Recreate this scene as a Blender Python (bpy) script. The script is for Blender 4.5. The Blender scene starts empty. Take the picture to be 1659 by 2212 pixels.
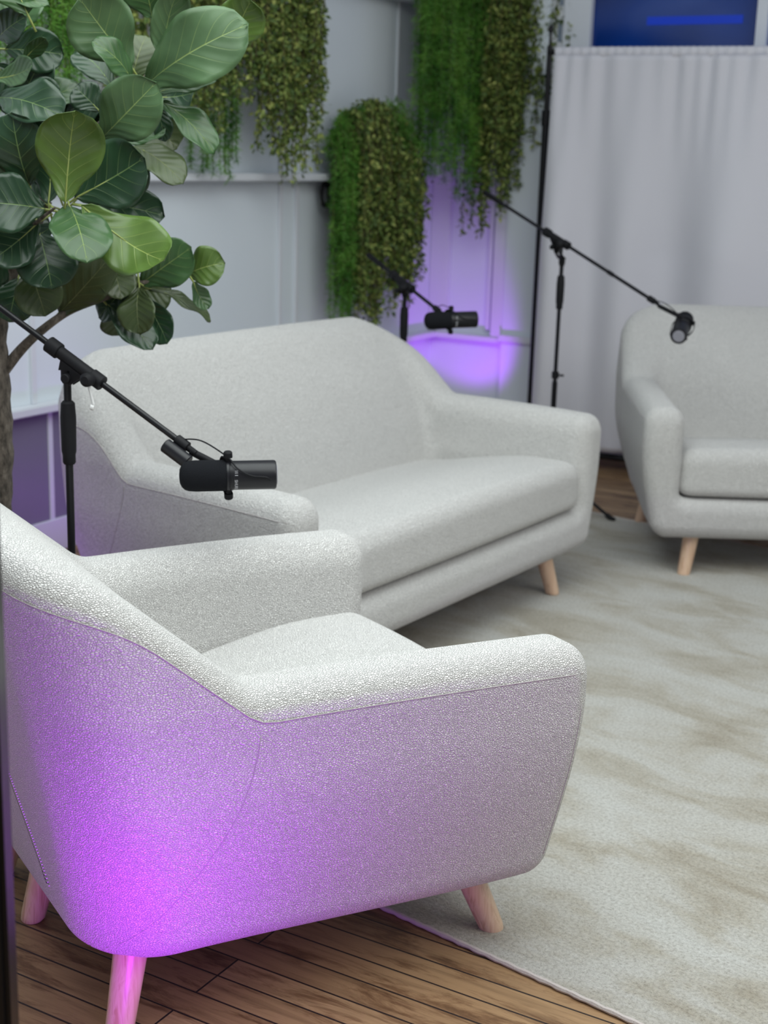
import bpy, bmesh, math, random
import numpy as np
from mathutils import Vector, Matrix, noise
random.seed(7); rng = np.random.default_rng(7)
scene = bpy.context.scene
COL = scene.collection
R = math.radians
PI = math.pi

# ------------------------------------------------------------------ helpers
def tag(o, label=None, cat=None, group=None, kind=None):
    if label: o['label'] = label
    if cat: o['category'] = cat
    if group: o['group'] = group
    if kind: o['kind'] = kind
    return o

def empty(name, loc=(0, 0, 0), rz=0.0):
    o = bpy.data.objects.new(name, None); COL.objects.link(o)
    o.location = loc; o.rotation_euler = (0, 0, rz); o.empty_display_size = 0.05
    return o

def link(name, me, mat=None, parent=None):
    o = bpy.data.objects.new(name, me); COL.objects.link(o)
    if mat:
        for m in (mat if isinstance(mat, (list, tuple)) else [mat]): me.materials.append(m)
    if parent: o.parent = parent
    return o

def np_mesh(name, verts, faces, smooth=True):
    me = bpy.data.meshes.new(name)
    verts = np.asarray(verts, np.float32); faces = np.asarray(faces, np.int32)
    k = faces.shape[1]
    me.vertices.add(len(verts)); me.vertices.foreach_set('co', verts.ravel())
    me.loops.add(faces.size); me.loops.foreach_set('vertex_index', faces.ravel())
    me.polygons.add(len(faces)); me.polygons.foreach_set('loop_start', np.arange(0, faces.size, k, dtype=np.int32))
    me.polygons.foreach_set('use_smooth', np.full(len(faces), smooth))
    me.update(calc_edges=True); me.validate()
    return me

def bm_mesh(name, bm, smooth=True, auto=None):
    me = bpy.data.meshes.new(name)
    bmesh.ops.recalc_face_normals(bm, faces=bm.faces)
    bm.to_mesh(me); bm.free()
    for p in me.polygons: p.use_smooth = smooth
    if auto is not None and smooth:
        me.set_sharp_from_angle(angle=R(auto))
    return me

def add_box(bm, c, d, mat=None, bev=0.0):
    m = Matrix.Translation(c) @ Matrix.Diagonal((*d, 1))
    if mat is not None: m = mat @ m
    r = bmesh.ops.create_cube(bm, size=1, matrix=m)
    if bev > 0:
        es = {e for v in r['verts'] for e in v.link_edges}
        bmesh.ops.bevel(bm, geom=list(es), offset=bev, segments=2, affect='EDGES')

def frame_to(d):
    d = Vector(d).normalized()
    return d.to_track_quat('Z', 'Y').to_matrix().to_4x4()

def add_lathe(bm, prof, a, b, seg=24):
    """prof: list of (t along a->b in metres, radius); revolved about the axis a->b"""
    a = Vector(a); b = Vector(b); M = Matrix.Translation(a) @ frame_to(b - a)
    rings = []
    for t, r in prof:
        rings.append([bm.verts.new(M @ Vector((r * math.cos(2 * PI * i / seg), r * math.sin(2 * PI * i / seg), t))) for i in range(seg)])
    for k in range(len(rings) - 1):
        for i in range(seg):
            j = (i + 1) % seg
            bm.faces.new((rings[k][i], rings[k][j], rings[k + 1][j], rings[k + 1][i]))
    bm.faces.new(rings[0][::-1]); bm.faces.new(rings[-1])

def add_cyl(bm, a, b, r0, r1=None, seg=20, bev=0.0015):
    L = (Vector(b) - Vector(a)).length; r1 = r0 if r1 is None else r1
    bev = min(bev, r0 * .4, r1 * .4, L * .3)
    add_lathe(bm, [(0, r0 - bev), (bev, r0), (L - bev, r1), (L, r1 - bev)], a, b, seg)

def add_tube(bm, pts, r, seg=8, cap=True):
    pts = [Vector(p) for p in pts]; n = len(pts); rings = []
    rr = r if isinstance(r, (list, tuple)) else [r] * n
    up = None
    for i, p in enumerate(pts):
        t = (pts[min(i + 1, n - 1)] - pts[max(i - 1, 0)]).normalized()
        if up is None:
            up = Vector((0, 0, 1)) if abs(t.z) < .9 else Vector((1, 0, 0))
        s = t.cross(up).normalized(); up = s.cross(t).normalized()
        rings.append([bm.verts.new(p + (s * math.cos(2 * PI * k / seg) + up * math.sin(2 * PI * k / seg)) * rr[i]) for k in range(seg)])
    for i in range(n - 1):
        for k in range(seg):
            j = (k + 1) % seg
            bm.faces.new((rings[i][k], rings[i][j], rings[i + 1][j], rings[i + 1][k]))
    if cap:
        bm.faces.new(rings[0][::-1]); bm.faces.new(rings[-1])

def catmull(pts, n=6):
    pts = [Vector(p) for p in pts]; out = []
    P = [pts[0]] + pts + [pts[-1]]
    for i in range(1, len(P) - 2):
        for k in range(n):
            t = k / n
            out.append(0.5 * ((2 * P[i]) + (P[i + 1] - P[i - 1]) * t + (2 * P[i - 1] - 5 * P[i] + 4 * P[i + 1] - P[i + 2]) * t * t + (3 * P[i] - P[i - 1] - 3 * P[i + 1] + P[i + 2]) * t ** 3))
    out.append(pts[-1]); return out

def part(name, build, mat, parent=None, auto=35, smooth=True):
    bm = bmesh.new(); build(bm)
    return link(name, bm_mesh(name, bm, smooth, auto), mat, parent)

# ------------------------------------------------------------------ materials
def new_mat(name):
    m = bpy.data.materials.new(name); m.use_nodes = True
    nt = m.node_tree; b = nt.nodes['Principled BSDF']
    return m, nt, b
def nd(nt, t, **kw):
    n = nt.nodes.new(t)
    for k, v in kw.items():
        if k in n.inputs: n.inputs[k].default_value = v
        else: setattr(n, k, v)
    return n
def ramp(nt, fac, stops):
    r = nt.nodes.new('ShaderNodeValToRGB'); nt.links.new(fac, r.inputs[0])
    e = r.color_ramp.elements
    while len(e) < len(stops): e.new(0.5)
    for i, (p, c) in enumerate(stops):
        e[i].position = p; e[i].color = (*c, 1) if len(c) == 3 else c
    return r.outputs[0]
def mathn(nt, op, a, b=None, c=None):
    n = nt.nodes.new('ShaderNodeMath'); n.operation = op
    for i, v in enumerate((a, b, c)):
        if v is None: continue
        if isinstance(v, (int, float)): n.inputs[i].default_value = v
        else: nt.links.new(v, n.inputs[i])
    return n.outputs[0]
def mixc(nt, fac, a, b, mode='MIX'):
    n = nt.nodes.new('ShaderNodeMix'); n.data_type = 'RGBA'; n.blend_type = mode
    for s, v in ((n.inputs[0], fac), (n.inputs[6], a), (n.inputs[7], b)):
        if isinstance(v, (int, float)): s.default_value = v
        elif isinstance(v, tuple): s.default_value = (*v, 1) if len(v) == 3 else v
        else: nt.links.new(v, s)
    return n.outputs[2]
def coords(nt, rot=(0, 0, 0), scale=(1, 1, 1), kind='Object'):
    tc = nt.nodes.new('ShaderNodeTexCoord'); mp = nt.nodes.new('ShaderNodeMapping')
    mp.inputs['Rotation'].default_value = rot; mp.inputs['Scale'].default_value = scale
    nt.links.new(tc.outputs[kind], mp.inputs[0]); return mp.outputs[0]
def bump(nt, b, h, strength, dist):
    n = nt.nodes.new('ShaderNodeBump'); n.inputs['Strength'].default_value = strength; n.inputs['Distance'].default_value = dist
    nt.links.new(h, n.inputs['Height']); nt.links.new(n.outputs[0], b.inputs['Normal']); return n

def plain(name, col, rough=.5, metal=0, spec=.5, bumps=None):
    m, nt, b = new_mat(name)
    b.inputs['Base Color'].default_value = (*col, 1); b.inputs['Roughness'].default_value = rough
    b.inputs['Metallic'].default_value = metal; b.inputs['Specular IOR Level'].default_value = spec
    n = nd(nt, 'ShaderNodeTexNoise', Scale=(bumps or (40, 0))[0], Detail=3.0)
    nt.links.new(coords(nt), n.inputs['Vector'])
    r = mathn(nt, 'MULTIPLY_ADD', n.outputs[0], .12, rough - .06); nt.links.new(r, b.inputs['Roughness'])
    if bumps: bump(nt, b, n.outputs[0], 1.0, bumps[1])
    return m

def boucle():
    m, nt, b = new_mat('boucle_fabric')
    v = coords(nt)
    warp = nd(nt, 'ShaderNodeTexNoise', Scale=90.0, Detail=2.0); nt.links.new(v, warp.inputs['Vector'])
    off = nt.nodes.new('ShaderNodeVectorMath'); off.operation = 'SCALE'; off.inputs['Scale'].default_value = .004
    nt.links.new(warp.outputs['Color'], off.inputs[0])
    ad = nt.nodes.new('ShaderNodeVectorMath'); ad.operation = 'ADD'; nt.links.new(v, ad.inputs[0]); nt.links.new(off.outputs[0], ad.inputs[1])
    st = nt.nodes.new('ShaderNodeMapping'); st.inputs['Scale'].default_value = (1, .72, 1.25); st.inputs['Rotation'].default_value = (.35, 0, 0)
    nt.links.new(ad.outputs[0], st.inputs[0])
    vo = nd(nt, 'ShaderNodeTexVoronoi', Scale=300.0, feature='DISTANCE_TO_EDGE'); nt.links.new(st.outputs[0], vo.inputs['Vector'])
    fine = nd(nt, 'ShaderNodeTexNoise', Scale=520.0, Detail=2.0); nt.links.new(v, fine.inputs['Vector'])
    lump = nd(nt, 'ShaderNodeTexVoronoi', Scale=62.0); nt.links.new(ad.outputs[0], lump.inputs['Vector'])
    knots = mathn(nt, 'SUBTRACT', .42, lump.outputs['Distance']); knots = mathn(nt, 'MAXIMUM', knots, 0.0)
    h = mathn(nt, 'SQRT', mathn(nt, 'MINIMUM', mathn(nt, 'MULTIPLY', vo.outputs['Distance'], 2.2), 1.0))
    h = mathn(nt, 'MULTIPLY_ADD', fine.outputs[0], .25, h)
    h = mathn(nt, 'MULTIPLY_ADD', knots, .9, h)
    col = ramp(nt, vo.outputs['Distance'], [(.0, (.40, .39, .38)), (.06, (.70, .69, .67)), (.2, (.88, .87, .845))])
    nt.links.new(col, b.inputs['Base Color'])
    b.inputs['Roughness'].default_value = 1; b.inputs['Specular IOR Level'].default_value = .1
    b.inputs['Sheen Weight'].default_value = .25; b.inputs['Sheen Roughness'].default_value = .5
    bump(nt, b, h, 1.0, .0022)
    return m

def wood_leg():
    m, nt, b = new_mat('beech_wood')
    v = coords(nt, scale=(40, 40, 3))
    n = nd(nt, 'ShaderNodeTexNoise', Scale=2.2, Detail=5.0, Distortion=.7); nt.links.new(v, n.inputs['Vector'])
    c = ramp(nt, n.outputs[0], [(.3, (.62, .40, .26)), (.5, (.74, .53, .37)), (.68, (.55, .33, .21))])
    nt.links.new(c, b.inputs['Base Color']); b.inputs['Roughness'].default_value = .32
    b.inputs['Coat Weight'].default_value = .3; b.inputs['Coat Roughness'].default_value = .15
    return m

def floor_wood():
    m, nt, b = new_mat('old_strip_floor')
    v = coords(nt, rot=(0, 0, R(30)))      # boards run along azimuth 120
    br = nd(nt, 'ShaderNodeTexBrick', Scale=1.0); nt.links.new(v, br.inputs['Vector'])
    br.offset = .37; br.offset_frequency = 3; br.inputs['Brick Width'].default_value = 1.35; br.inputs['Row Height'].default_value = .062
    br.inputs['Mortar Size'].default_value = .0024; br.inputs['Mortar Smooth'].default_value = .4; br.inputs['Bias'].default_value = 0
    br.inputs['Color1'].default_value = (0, 0, 0, 1); br.inputs['Color2'].default_value = (1, 1, 1, 1); br.inputs['Mortar'].default_value = (.5, .5, .5, 1)
    board = ramp(nt, br.outputs['Color'], [(0, (.22, .125, .06)), (.35, (.40, .25, .125)), (.7, (.28, .165, .08)), (1, (.48, .31, .16))])
    sv = nt.nodes.new('ShaderNodeMapping'); sv.inputs['Scale'].default_value = (3.5, 60, 1); nt.links.new(v, sv.inputs[0])
    sep = nt.nodes.new('ShaderNodeVectorMath'); sep.operation = 'MULTIPLY_ADD'
    nt.links.new(br.outputs['Color'], sep.inputs[0]); sep.inputs[1].default_value = (17, 31, 5); nt.links.new(sv.outputs[0], sep.inputs[2])
    g = nd(nt, 'ShaderNodeTexNoise', Scale=1.0, Detail=6.0, Roughness=.65, Distortion=.6); nt.links.new(sep.outputs[0], g.inputs['Vector'])
    grain = ramp(nt, g.outputs[0], [(.3, (.55, .52, .5)), (.55, (1, 1, 1)), (.75, (.8, .78, .75))])
    c = mixc(nt, .85, board, grain, 'MULTIPLY')
    s2 = nt.nodes.new('ShaderNodeMapping'); s2.inputs['Scale'].default_value = (4.5, 22, 1); nt.links.new(v, s2.inputs[0])
    stn = nd(nt, 'ShaderNodeTexNoise', Scale=1.0, Detail=7.0, Roughness=.7, Distortion=.4); nt.links.new(s2.outputs[0], stn.inputs['Vector'])
    stain = ramp(nt, stn.outputs[0], [(.50, (1, 1, 1)), (.60, (.45, .36, .30)), (.72, (.13, .09, .07))])
    c = mixc(nt, .85, c, stain, 'MULTIPLY')
    c = mixc(nt, br.outputs['Fac'], c, (.025, .015, .01))
    nt.links.new(c, b.inputs['Base Color'])
    rg = mathn(nt, 'MULTIPLY_ADD', g.outputs[0], .25, .36); nt.links.new(rg, b.inputs['Roughness'])
    h = mathn(nt, 'MULTIPLY_ADD', br.outputs['Fac'], -1.0, mathn(nt, 'MULTIPLY', g.outputs[0], .25))
    bump(nt, b, h, .7, .0016)
    return m

def rug_mat():
    m, nt, b = new_mat('rug_pile')
    v = coords(nt, rot=(0, 0, R(38)))
    s = nt.nodes.new('ShaderNodeMapping'); s.inputs['Scale'].default_value = (2.3, 4.6, 1); nt.links.new(v, s.inputs[0])
    n1 = nd(nt, 'ShaderNodeTexNoise', Scale=1.1, Detail=8.0, Roughness=.62, Distortion=.5); nt.links.new(s.outputs[0], n1.inputs['Vector'])
    c = ramp(nt, n1.outputs[0], [(.34, (.37, .33, .26)), (.44, (.46, .43, .365)), (.53, (.53, .515, .47)), (.66, (.57, .565, .53))])
    n2 = nd(nt, 'ShaderNodeTexNoise', Scale=130.0, Detail=4.0, Roughness=.8); nt.links.new(v, n2.inputs['Vector'])
    c2 = ramp(nt, n2.outputs[0], [(.32, (.55, .53, .5)), (.5, (.95, .95, .95)), (.66, (1.2, 1.2, 1.2))])
    c = mixc(nt, .8, c, c2, 'MULTIPLY'); nt.links.new(c, b.inputs['Base Color'])
    b.inputs['Roughness'].default_value = 1; b.inputs['Specular IOR Level'].default_value = .05
    b.inputs['Sheen Weight'].default_value = .2
    bump(nt, b, n2.outputs[0], 1.0, .006)
    return m

def wall_mat():
    m, nt, b = new_mat('painted_wall')
    v = coords(nt)
    n = nd(nt, 'ShaderNodeTexNoise', Scale=1.3, Detail=4.0); nt.links.new(v, n.inputs['Vector'])
    c = ramp(nt, n.outputs[0], [(.3, (.72, .79, .85)), (.7, (.76, .82, .87))]); nt.links.new(c, b.inputs['Base Color'])
    n2 = nd(nt, 'ShaderNodeTexNoise', Scale=160.0, Detail=2.0); nt.links.new(v, n2.inputs['Vector'])
    b.inputs['Roughness'].default_value = .45; bump(nt, b, n2.outputs[0], .3, .0006)
    return m

def leaf_mat(name, top, back, vein, veins=7, gloss=.38):
    m, nt, b = new_mat(name)
    tc = nt.nodes.new('ShaderNodeTexCoord'); sp = nt.nodes.new('ShaderNodeSeparateXYZ'); nt.links.new(tc.outputs['UV'], sp.inputs[0])
    u = sp.outputs[0]; w = sp.outputs[1]                      # u across -> |u-.5|, w along
    au = mathn(nt, 'ABSOLUTE', mathn(nt, 'SUBTRACT', u, .5))
    wdt = mathn(nt, 'MULTIPLY_ADD', w, -.012, .018)
    mid = mathn(nt, 'SUBTRACT', 1.0, mathn(nt, 'SMOOTH_MIN', mathn(nt, 'DIVIDE', au, wdt), 1.0, .1))
    mid = mathn(nt, 'MAXIMUM', mid, 0.0)
    ph = mathn(nt, 'MULTIPLY_ADD', au, -.62, w)
    ph = mathn(nt, 'MULTIPLY', ph, float(veins))
    fr = mathn(nt, 'ABSOLUTE', mathn(nt, 'SUBTRACT', mathn(nt, 'FRACT', ph), .5))
    side = mathn(nt, 'MULTIPLY', mathn(nt, 'MAXIMUM', mathn(nt, 'SUBTRACT', .045, fr), 0.0), 20.0)
    fade = mathn(nt, 'SUBTRACT', 1.0, mathn(nt, 'MULTIPLY', au, 2.1)); fade = mathn(nt, 'MAXIMUM', fade, 0.0)
    side = mathn(nt, 'MULTIPLY', side, fade)
    vm = mathn(nt, 'MINIMUM', mathn(nt, 'ADD', mathn(nt, 'MULTIPLY', mid, 1.6), mathn(nt, 'MULTIPLY', side, .75)), 1.0)
    n = nd(nt, 'ShaderNodeTexNoise', Scale=14.0, Detail=3.0); nt.links.new(coords(nt), n.inputs['Vector'])
    base = ramp(nt, n.outputs[0], [(.3, tuple(x * .8 for x in top)), (.7, tuple(min(1, x * 1.2) for x in top))])
    geo = nt.nodes.new('ShaderNodeNewGeometry')
    base = mixc(nt, geo.outputs['Backfacing'], base, back)
    c = mixc(nt, vm, base, vein); nt.links.new(c, b.inputs['Base Color'])
    b.inputs['Roughness'].default_value = gloss; b.inputs['Specular IOR Level'].default_value = .45
    h = mathn(nt, 'MULTIPLY_ADD', mathn(nt, 'COSINE', mathn(nt, 'MULTIPLY', mathn(nt, 'SUBTRACT', mathn(nt, 'FRACT', ph), .5), 2 * PI)), .5, mathn(nt, 'MULTIPLY', vm, -.8))
    bump(nt, b, h, .5, .0012)
    return m

def foliage_mat(name, cols, scale=30.0, rough=.55):
    m, nt, b = new_mat(name)
    n = nd(nt, 'ShaderNodeTexNoise', Scale=scale, Detail=2.0, Roughness=.7); nt.links.new(coords(nt), n.inputs['Vector'])
    k = len(cols)
    c = ramp(nt, n.outputs[0], [(.32 + .36 * i / (k - 1), col) for i, col in enumerate(cols)])
    nt.links.new(c, b.inputs['Base Color']); b.inputs['Roughness'].default_value = rough
    b.inputs['Specular IOR Level'].default_value = .3
    return m

def bark():
    m, nt, b = new_mat('fig_bark')
    n = nd(nt, 'ShaderNodeTexNoise', Scale=1.0, Detail=8.0, Roughness=.7); nt.links.new(coords(nt, scale=(60, 60, 28)), n.inputs['Vector'])
    c = ramp(nt, n.outputs[0], [(.35, (.045, .038, .03)), (.55, (.16, .135, .11)), (.7, (.28, .25, .21))]); nt.links.new(c, b.inputs['Base Color'])
    b.inputs['Roughness'].default_value = .85; bump(nt, b, n.outputs[0], 1, .006)
    return m

def fabric_curtain():
    m, nt, b = new_mat('backdrop_fabric')
    n = nd(nt, 'ShaderNodeTexNoise', Scale=400.0, Detail=2.0); nt.links.new(coords(nt), n.inputs['Vector'])
    b.inputs['Base Color'].default_value = (.70, .70, .76, 1); b.inputs['Roughness'].default_value = .8
    bump(nt, b, n.outputs[0], .3, .0005)
    return m

M = dict(boucle=boucle(), leg=wood_leg(), floor=floor_wood(), rug=rug_mat(), wall=wall_mat(), bark=bark(), curtain=fabric_curtain(),
    seam=plain('seam_thread', (.42, .39, .39), .9), binding=plain('rug_binding', (.55, .50, .47), .9, bumps=(300, .001)),
    zip=plain('zip_tape', (.035, .01, .045), .6), teeth=plain('zip_teeth', (.7, .62, .7), .5),
    trim=plain('trim_paint', (.72, .75, .80), .4), black=plain('black_metal', (.006, .006, .008), .34, 0, .35),
    rubber=plain('black_rubber', (.007, .007, .009), .65, 0, .3), foam=plain('foam_windscreen', (.010, .011, .014), .95, 0, .2, bumps=(900, .002)),
    mic=plain('mic_enamel', (.009, .009, .012), .38, 0, .4), plate=plain('end_plate', (.26, .26, .30), .4), wall_shade=plain('wall_shade_grey', (.20, .19, .25), .5), chrome=plain('chrome', (.75, .75, .76), .2, 1),
    white=plain('white_plastic', (.75, .75, .74), .4), print_=plain('grey_print', (.55, .55, .58), .5),
    petiole=plain('petiole_green', (.30, .36, .10), .5), twig=plain('twig_brown', (.10, .085, .03), .7),
    pot=plain('planter_black', (.03, .03, .032), .6), soil=plain('soil', (.03, .02, .015), 1, bumps=(60, .01)),
    frame=plain('window_frame_paint', (.75, .79, .85), .35))
LEAVES=[
(-0.668, 2.95, 1.308, -0.634, 2.9, 1.479, 0.123, 0.317, -0.976, 0.109, 2),
(-0.66, 3.02, 1.31, -0.518, 3.0, 1.392, 0.129, 0.392, -0.981, 0.373, 0),
(-0.633, 2.97, 1.287, -0.458, 2.88, 1.193, 0.12, 0.083, -0.981, 0.51, 2),
(-0.663, 2.97, 1.302, -0.607, 2.86, 1.201, 0.114, 0.513, -0.975, 0.306, 1),
(-0.725, 3.02, 1.287, -0.837, 2.98, 1.298, 0.116, 0.252, -0.967, 0.341, 0),
(-0.766, 3.05, 1.328, -0.783, 3.0, 1.469, 0.11, -0.052, -0.969, 0.207, 0),
(-0.72, 3.05, 1.296, -0.735, 3.06, 1.467, 0.104, -0.268, -0.973, 0.112, 0),
(-0.841, 3.1, 1.514, -0.687, 3.0, 1.479, 0.098, 0.343, -0.97, 0.476, 0),
(-0.745, 3.05, 1.257, -0.833, 3.0, 1.179, 0.096, 0.052, -0.966, 0.365, 0),
(-0.754, 3.08, 1.236, -0.719, 3.03, 1.127, 0.118, 0.334, -0.969, 0.176, 0),
(-0.657, 3.12, 1.295, -0.5, 3.12, 1.278, 0.09, 0.382, -0.982, 0.542, 0),
(-0.706, 3.03, 1.286, -0.615, 2.98, 1.205, 0.095, 0.514, -0.975, 0.257, 0),
(-0.786, 3.1, 1.165, -0.747, 3.08, 1.061, 0.093, 0.34, -0.966, 0.096, 4),
(-0.749, 3.2, 1.043, -0.611, 3.12, 1.183, 0.083, 0.61, -0.973, 0.395, 4),
(-0.561, 3.2, 1.119, -0.449, 3.18, 1.201, 0.096, 0.456, -0.985, 0.38, 1),
(-0.461, 3.22, 1.143, -0.377, 3.2, 1.172, 0.082, 0.129, -0.988, 0.381, 2),
(-0.541, 3.2, 1.116, -0.412, 3.25, 1.043, 0.037, 0.345, -0.984, 1.604, 4),
(-0.444, 3.2, 1.129, -0.415, 3.22, 1.069, 0.042, 0.532, -0.986, 0.499, 1),
(-0.635, 3.2, 1.075, -0.531, 3.16, 0.986, 0.079, 0.679, -0.977, 0.62, 0),
(-0.562, 3.22, 1.095, -0.501, 3.2, 0.993, 0.066, -0.338, -0.98, 0.315, 0),
(-0.562, 3.18, 1.117, -0.555, 3.14, 1.021, 0.078, -0.127, -0.979, 0.209, 4),
(-0.56, 3.2, 1.135, -0.658, 3.22, 1.044, 0.079, -0.314, -0.977, 0.501, 0),
(-0.535, 3.1, 1.543, -0.322, 3.05, 1.663, 0.134, 0.338, -0.989, 0.341, 3),
(-0.49, 3.1, 1.577, -0.461, 3.08, 1.724, 0.081, 0.752, -0.986, 0.026, 3),
(-0.36, 3.15, 1.618, -0.312, 3.13, 1.717, 0.091, 0.306, -0.991, 0.022, 2),
(-0.556, 3.1, 1.578, -0.647, 3.05, 1.702, 0.125, -0.109, -0.979, 0.33, 3),
(-0.548, 3.1, 1.546, -0.61, 3.02, 1.62, 0.068, 0.786, -0.981, 0.648, 1),
(-0.614, 3.05, 1.429, -0.495, 3.0, 1.538, 0.113, 0.48, -0.983, 0.279, 3),
(-0.53, 3.12, 1.522, -0.386, 3.12, 1.559, 0.051, 0.245, -0.989, 1.062, 1),
(-0.497, 3.12, 1.517, -0.385, 3.1, 1.417, 0.071, 0.74, -0.99, 0.585, 1),
(-0.559, 3.1, 1.425, -0.447, 3.05, 1.355, 0.079, 0.561, -0.987, 0.71, 4),
(-0.595, 3.12, 1.421, -0.497, 3.14, 1.458, 0.053, 0.172, -0.985, 0.894, 1),
(-0.514, 3.14, 1.511, -0.493, 3.14, 1.433, 0.045, 0.858, -0.987, -0.016, 0),
(-0.85, 3.15, 1.63, -0.779, 3.1, 1.67, 0.063, 0.452, -0.965, 0.329, 0),
(-0.863, 3.15, 1.712, -0.733, 3.1, 1.7, 0.043, 0.347, -0.965, 0.712, 1),
(-0.813, 3.2, 1.585, -0.753, 3.18, 1.635, 0.033, 1.038, -0.97, 0.342, 1),
(-0.863, 3.2, 1.549, -0.775, 3.15, 1.574, 0.061, 0.35, -0.967, 0.457, 3),
(-0.82, 3.15, 1.13, -0.836, 3.12, 1.041, 0.086, 0.254, -0.962, 0.203, 0),
(-0.704, 3.18, 1.131, -0.724, 3.1, 1.216, 0.076, 0.321, -0.972, 0.376, 0),
(-0.625, 3.2, 1.172, -0.594, 3.15, 1.096, 0.077, 0.388, -0.978, 0.188, 4),
(-0.668, 3.2, 1.11, -0.589, 3.2, 1.173, 0.07, 0.492, -0.978, 0.385, 0),
(-0.878, 3.1, 1.376, -0.927, 3.05, 1.468, 0.117, 0.382, -0.96, 0.199, 1),
(-0.903, 3.1, 1.23, -0.964, 3.0, 1.177, 0.117, 0.392, -0.954, 0.368, 0),
(-0.769, 3.1, 1.678, -0.823, 3.1, 1.784, 0.117, 0.448, -0.964, 0.103, 1),
(-0.518, 3.15, 1.68, -0.537, 3.1, 1.783, 0.108, 0.366, -0.981, 0.002, 1),
(-0.691, 3.1, 1.372, -0.778, 3.1, 1.398, 0.096, 0.331, -0.973, 0.411, 0),
(-0.615, 3.12, 1.403, -0.544, 3.1, 1.319, 0.09, 0.283, -0.983, 0.319, 0),
(-0.842, 3.15, 1.089, -0.897, 3.1, 1.132, 0.097, 0.367, -0.959, 0.195, 0),
(-0.726, 3.18, 1.477, -0.787, 3.15, 1.532, 0.087, 0.532, -0.972, 0.174, 0),
(-0.644, 3.2, 1.49, -0.694, 3.2, 1.537, 0.066, 0.405, -0.978, 0.171, 0),
]

# ------------------------------------------------------------------ upholstery by distance fields
def rmax(a, b, r):
    return np.minimum(-r, np.maximum(a, b)) + np.sqrt(np.maximum(a + r, 0) ** 2 + np.maximum(b + r, 0) ** 2)
def smin(a, b, k):
    h = np.clip(.5 + .5 * (b - a) / k, 0, 1); return b * (1 - h) + a * h - k * h * (1 - h)
def smax(a, b, k): return -smin(-a, -b, k)
def sstep(t): t = np.clip(t, 0, 1); return t * t * (3 - 2 * t)

class Lounge:
    def __init__(s, half, arm_t=.14, crown=0.0, lean=.23, rise=.72, ft=.03, yj=-.115, az=.604, capz=.868, droop=.7):
        s.half, s.arm_t, s.crown, s.lean, s.rise, s.ft, s.yj, s.az, s.capz, s.droop = half, arm_t, crown, lean, rise, ft, yj, az, capz, droop
    def hx(s, y, z):
        k = sstep((y + .35) / .80)                     # the arms open a little towards the front
        lo = s.half - .125 + .055 * k; hi = s.half - .022 + .022 * k
        return lo + (hi - lo) * sstep((z - .02) / .46) - .025 * np.clip((z - .6) / .3, 0, 1)
    def yr(s, z): return -.395 - s.lean * np.clip(z - .17, -.1, 1)
    def yf(s, z): return .455 + s.ft * np.clip((z - .17) / .33, 0, 1)
    def top(s, x, y, z):
        arm = s.az - .014 * np.clip((y + .1) / .6, 0, 1) ** 2
        rise = s.az + s.rise * (s.yj - y)
        cap = s.capz + s.crown * (1 - (x / s.half) ** 2)
        cap = cap - s.droop * np.maximum(np.abs(x) - (s.half - .26), 0) ** 1.7
        return smin(smax(arm, rise, .02), cap, .07)
    def shell(s, x, y, z):
        ax = np.abs(x)
        a = (ax - s.hx(y, z)) * .97
        b = (s.yr(z) - y) * .97
        o = rmax(a, b, .14)
        o = rmax(o, (y - s.yf(z)) * .98, .045)
        o = rmax(o, .138 - z, .058)
        t = (z - s.top(x, y, z)) * .84
        o = rmax(o, t, .050)
        c = s.cav(x, y, z)
        return rmax(o, -c, .055)
    def cav(s, x, y, z, off=0.0):
        cx = np.abs(x) - (s.hx(y, np.maximum(z, .42)) - s.arm_t - off)
        yi = -.135 - .26 * (z - .40) - .30 * np.maximum(z - .50, 0) ** 1.5
        cy = (yi + off - y) * .95
        c = rmax(cx, cy, .035)
        return rmax(c, .285 - z, .02)
    def cushion(s, x, y, z):
        c = np.abs(x) - (s.hx(y, .45) - s.arm_t + .004)
        c = rmax(c, -.20 - y, .03)
        c = rmax(c, y - (.445 + .012 * np.cos(x / s.half * 1.3)), .055)
        tp = .372 + .072 * sstep((y + .20) / .52) + .020 * np.cos(np.clip(x / s.half, -1, 1) * 1.4)
        c = rmax(c, z - tp, .055)
        return rmax(c, .292 - z, .035)

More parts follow.
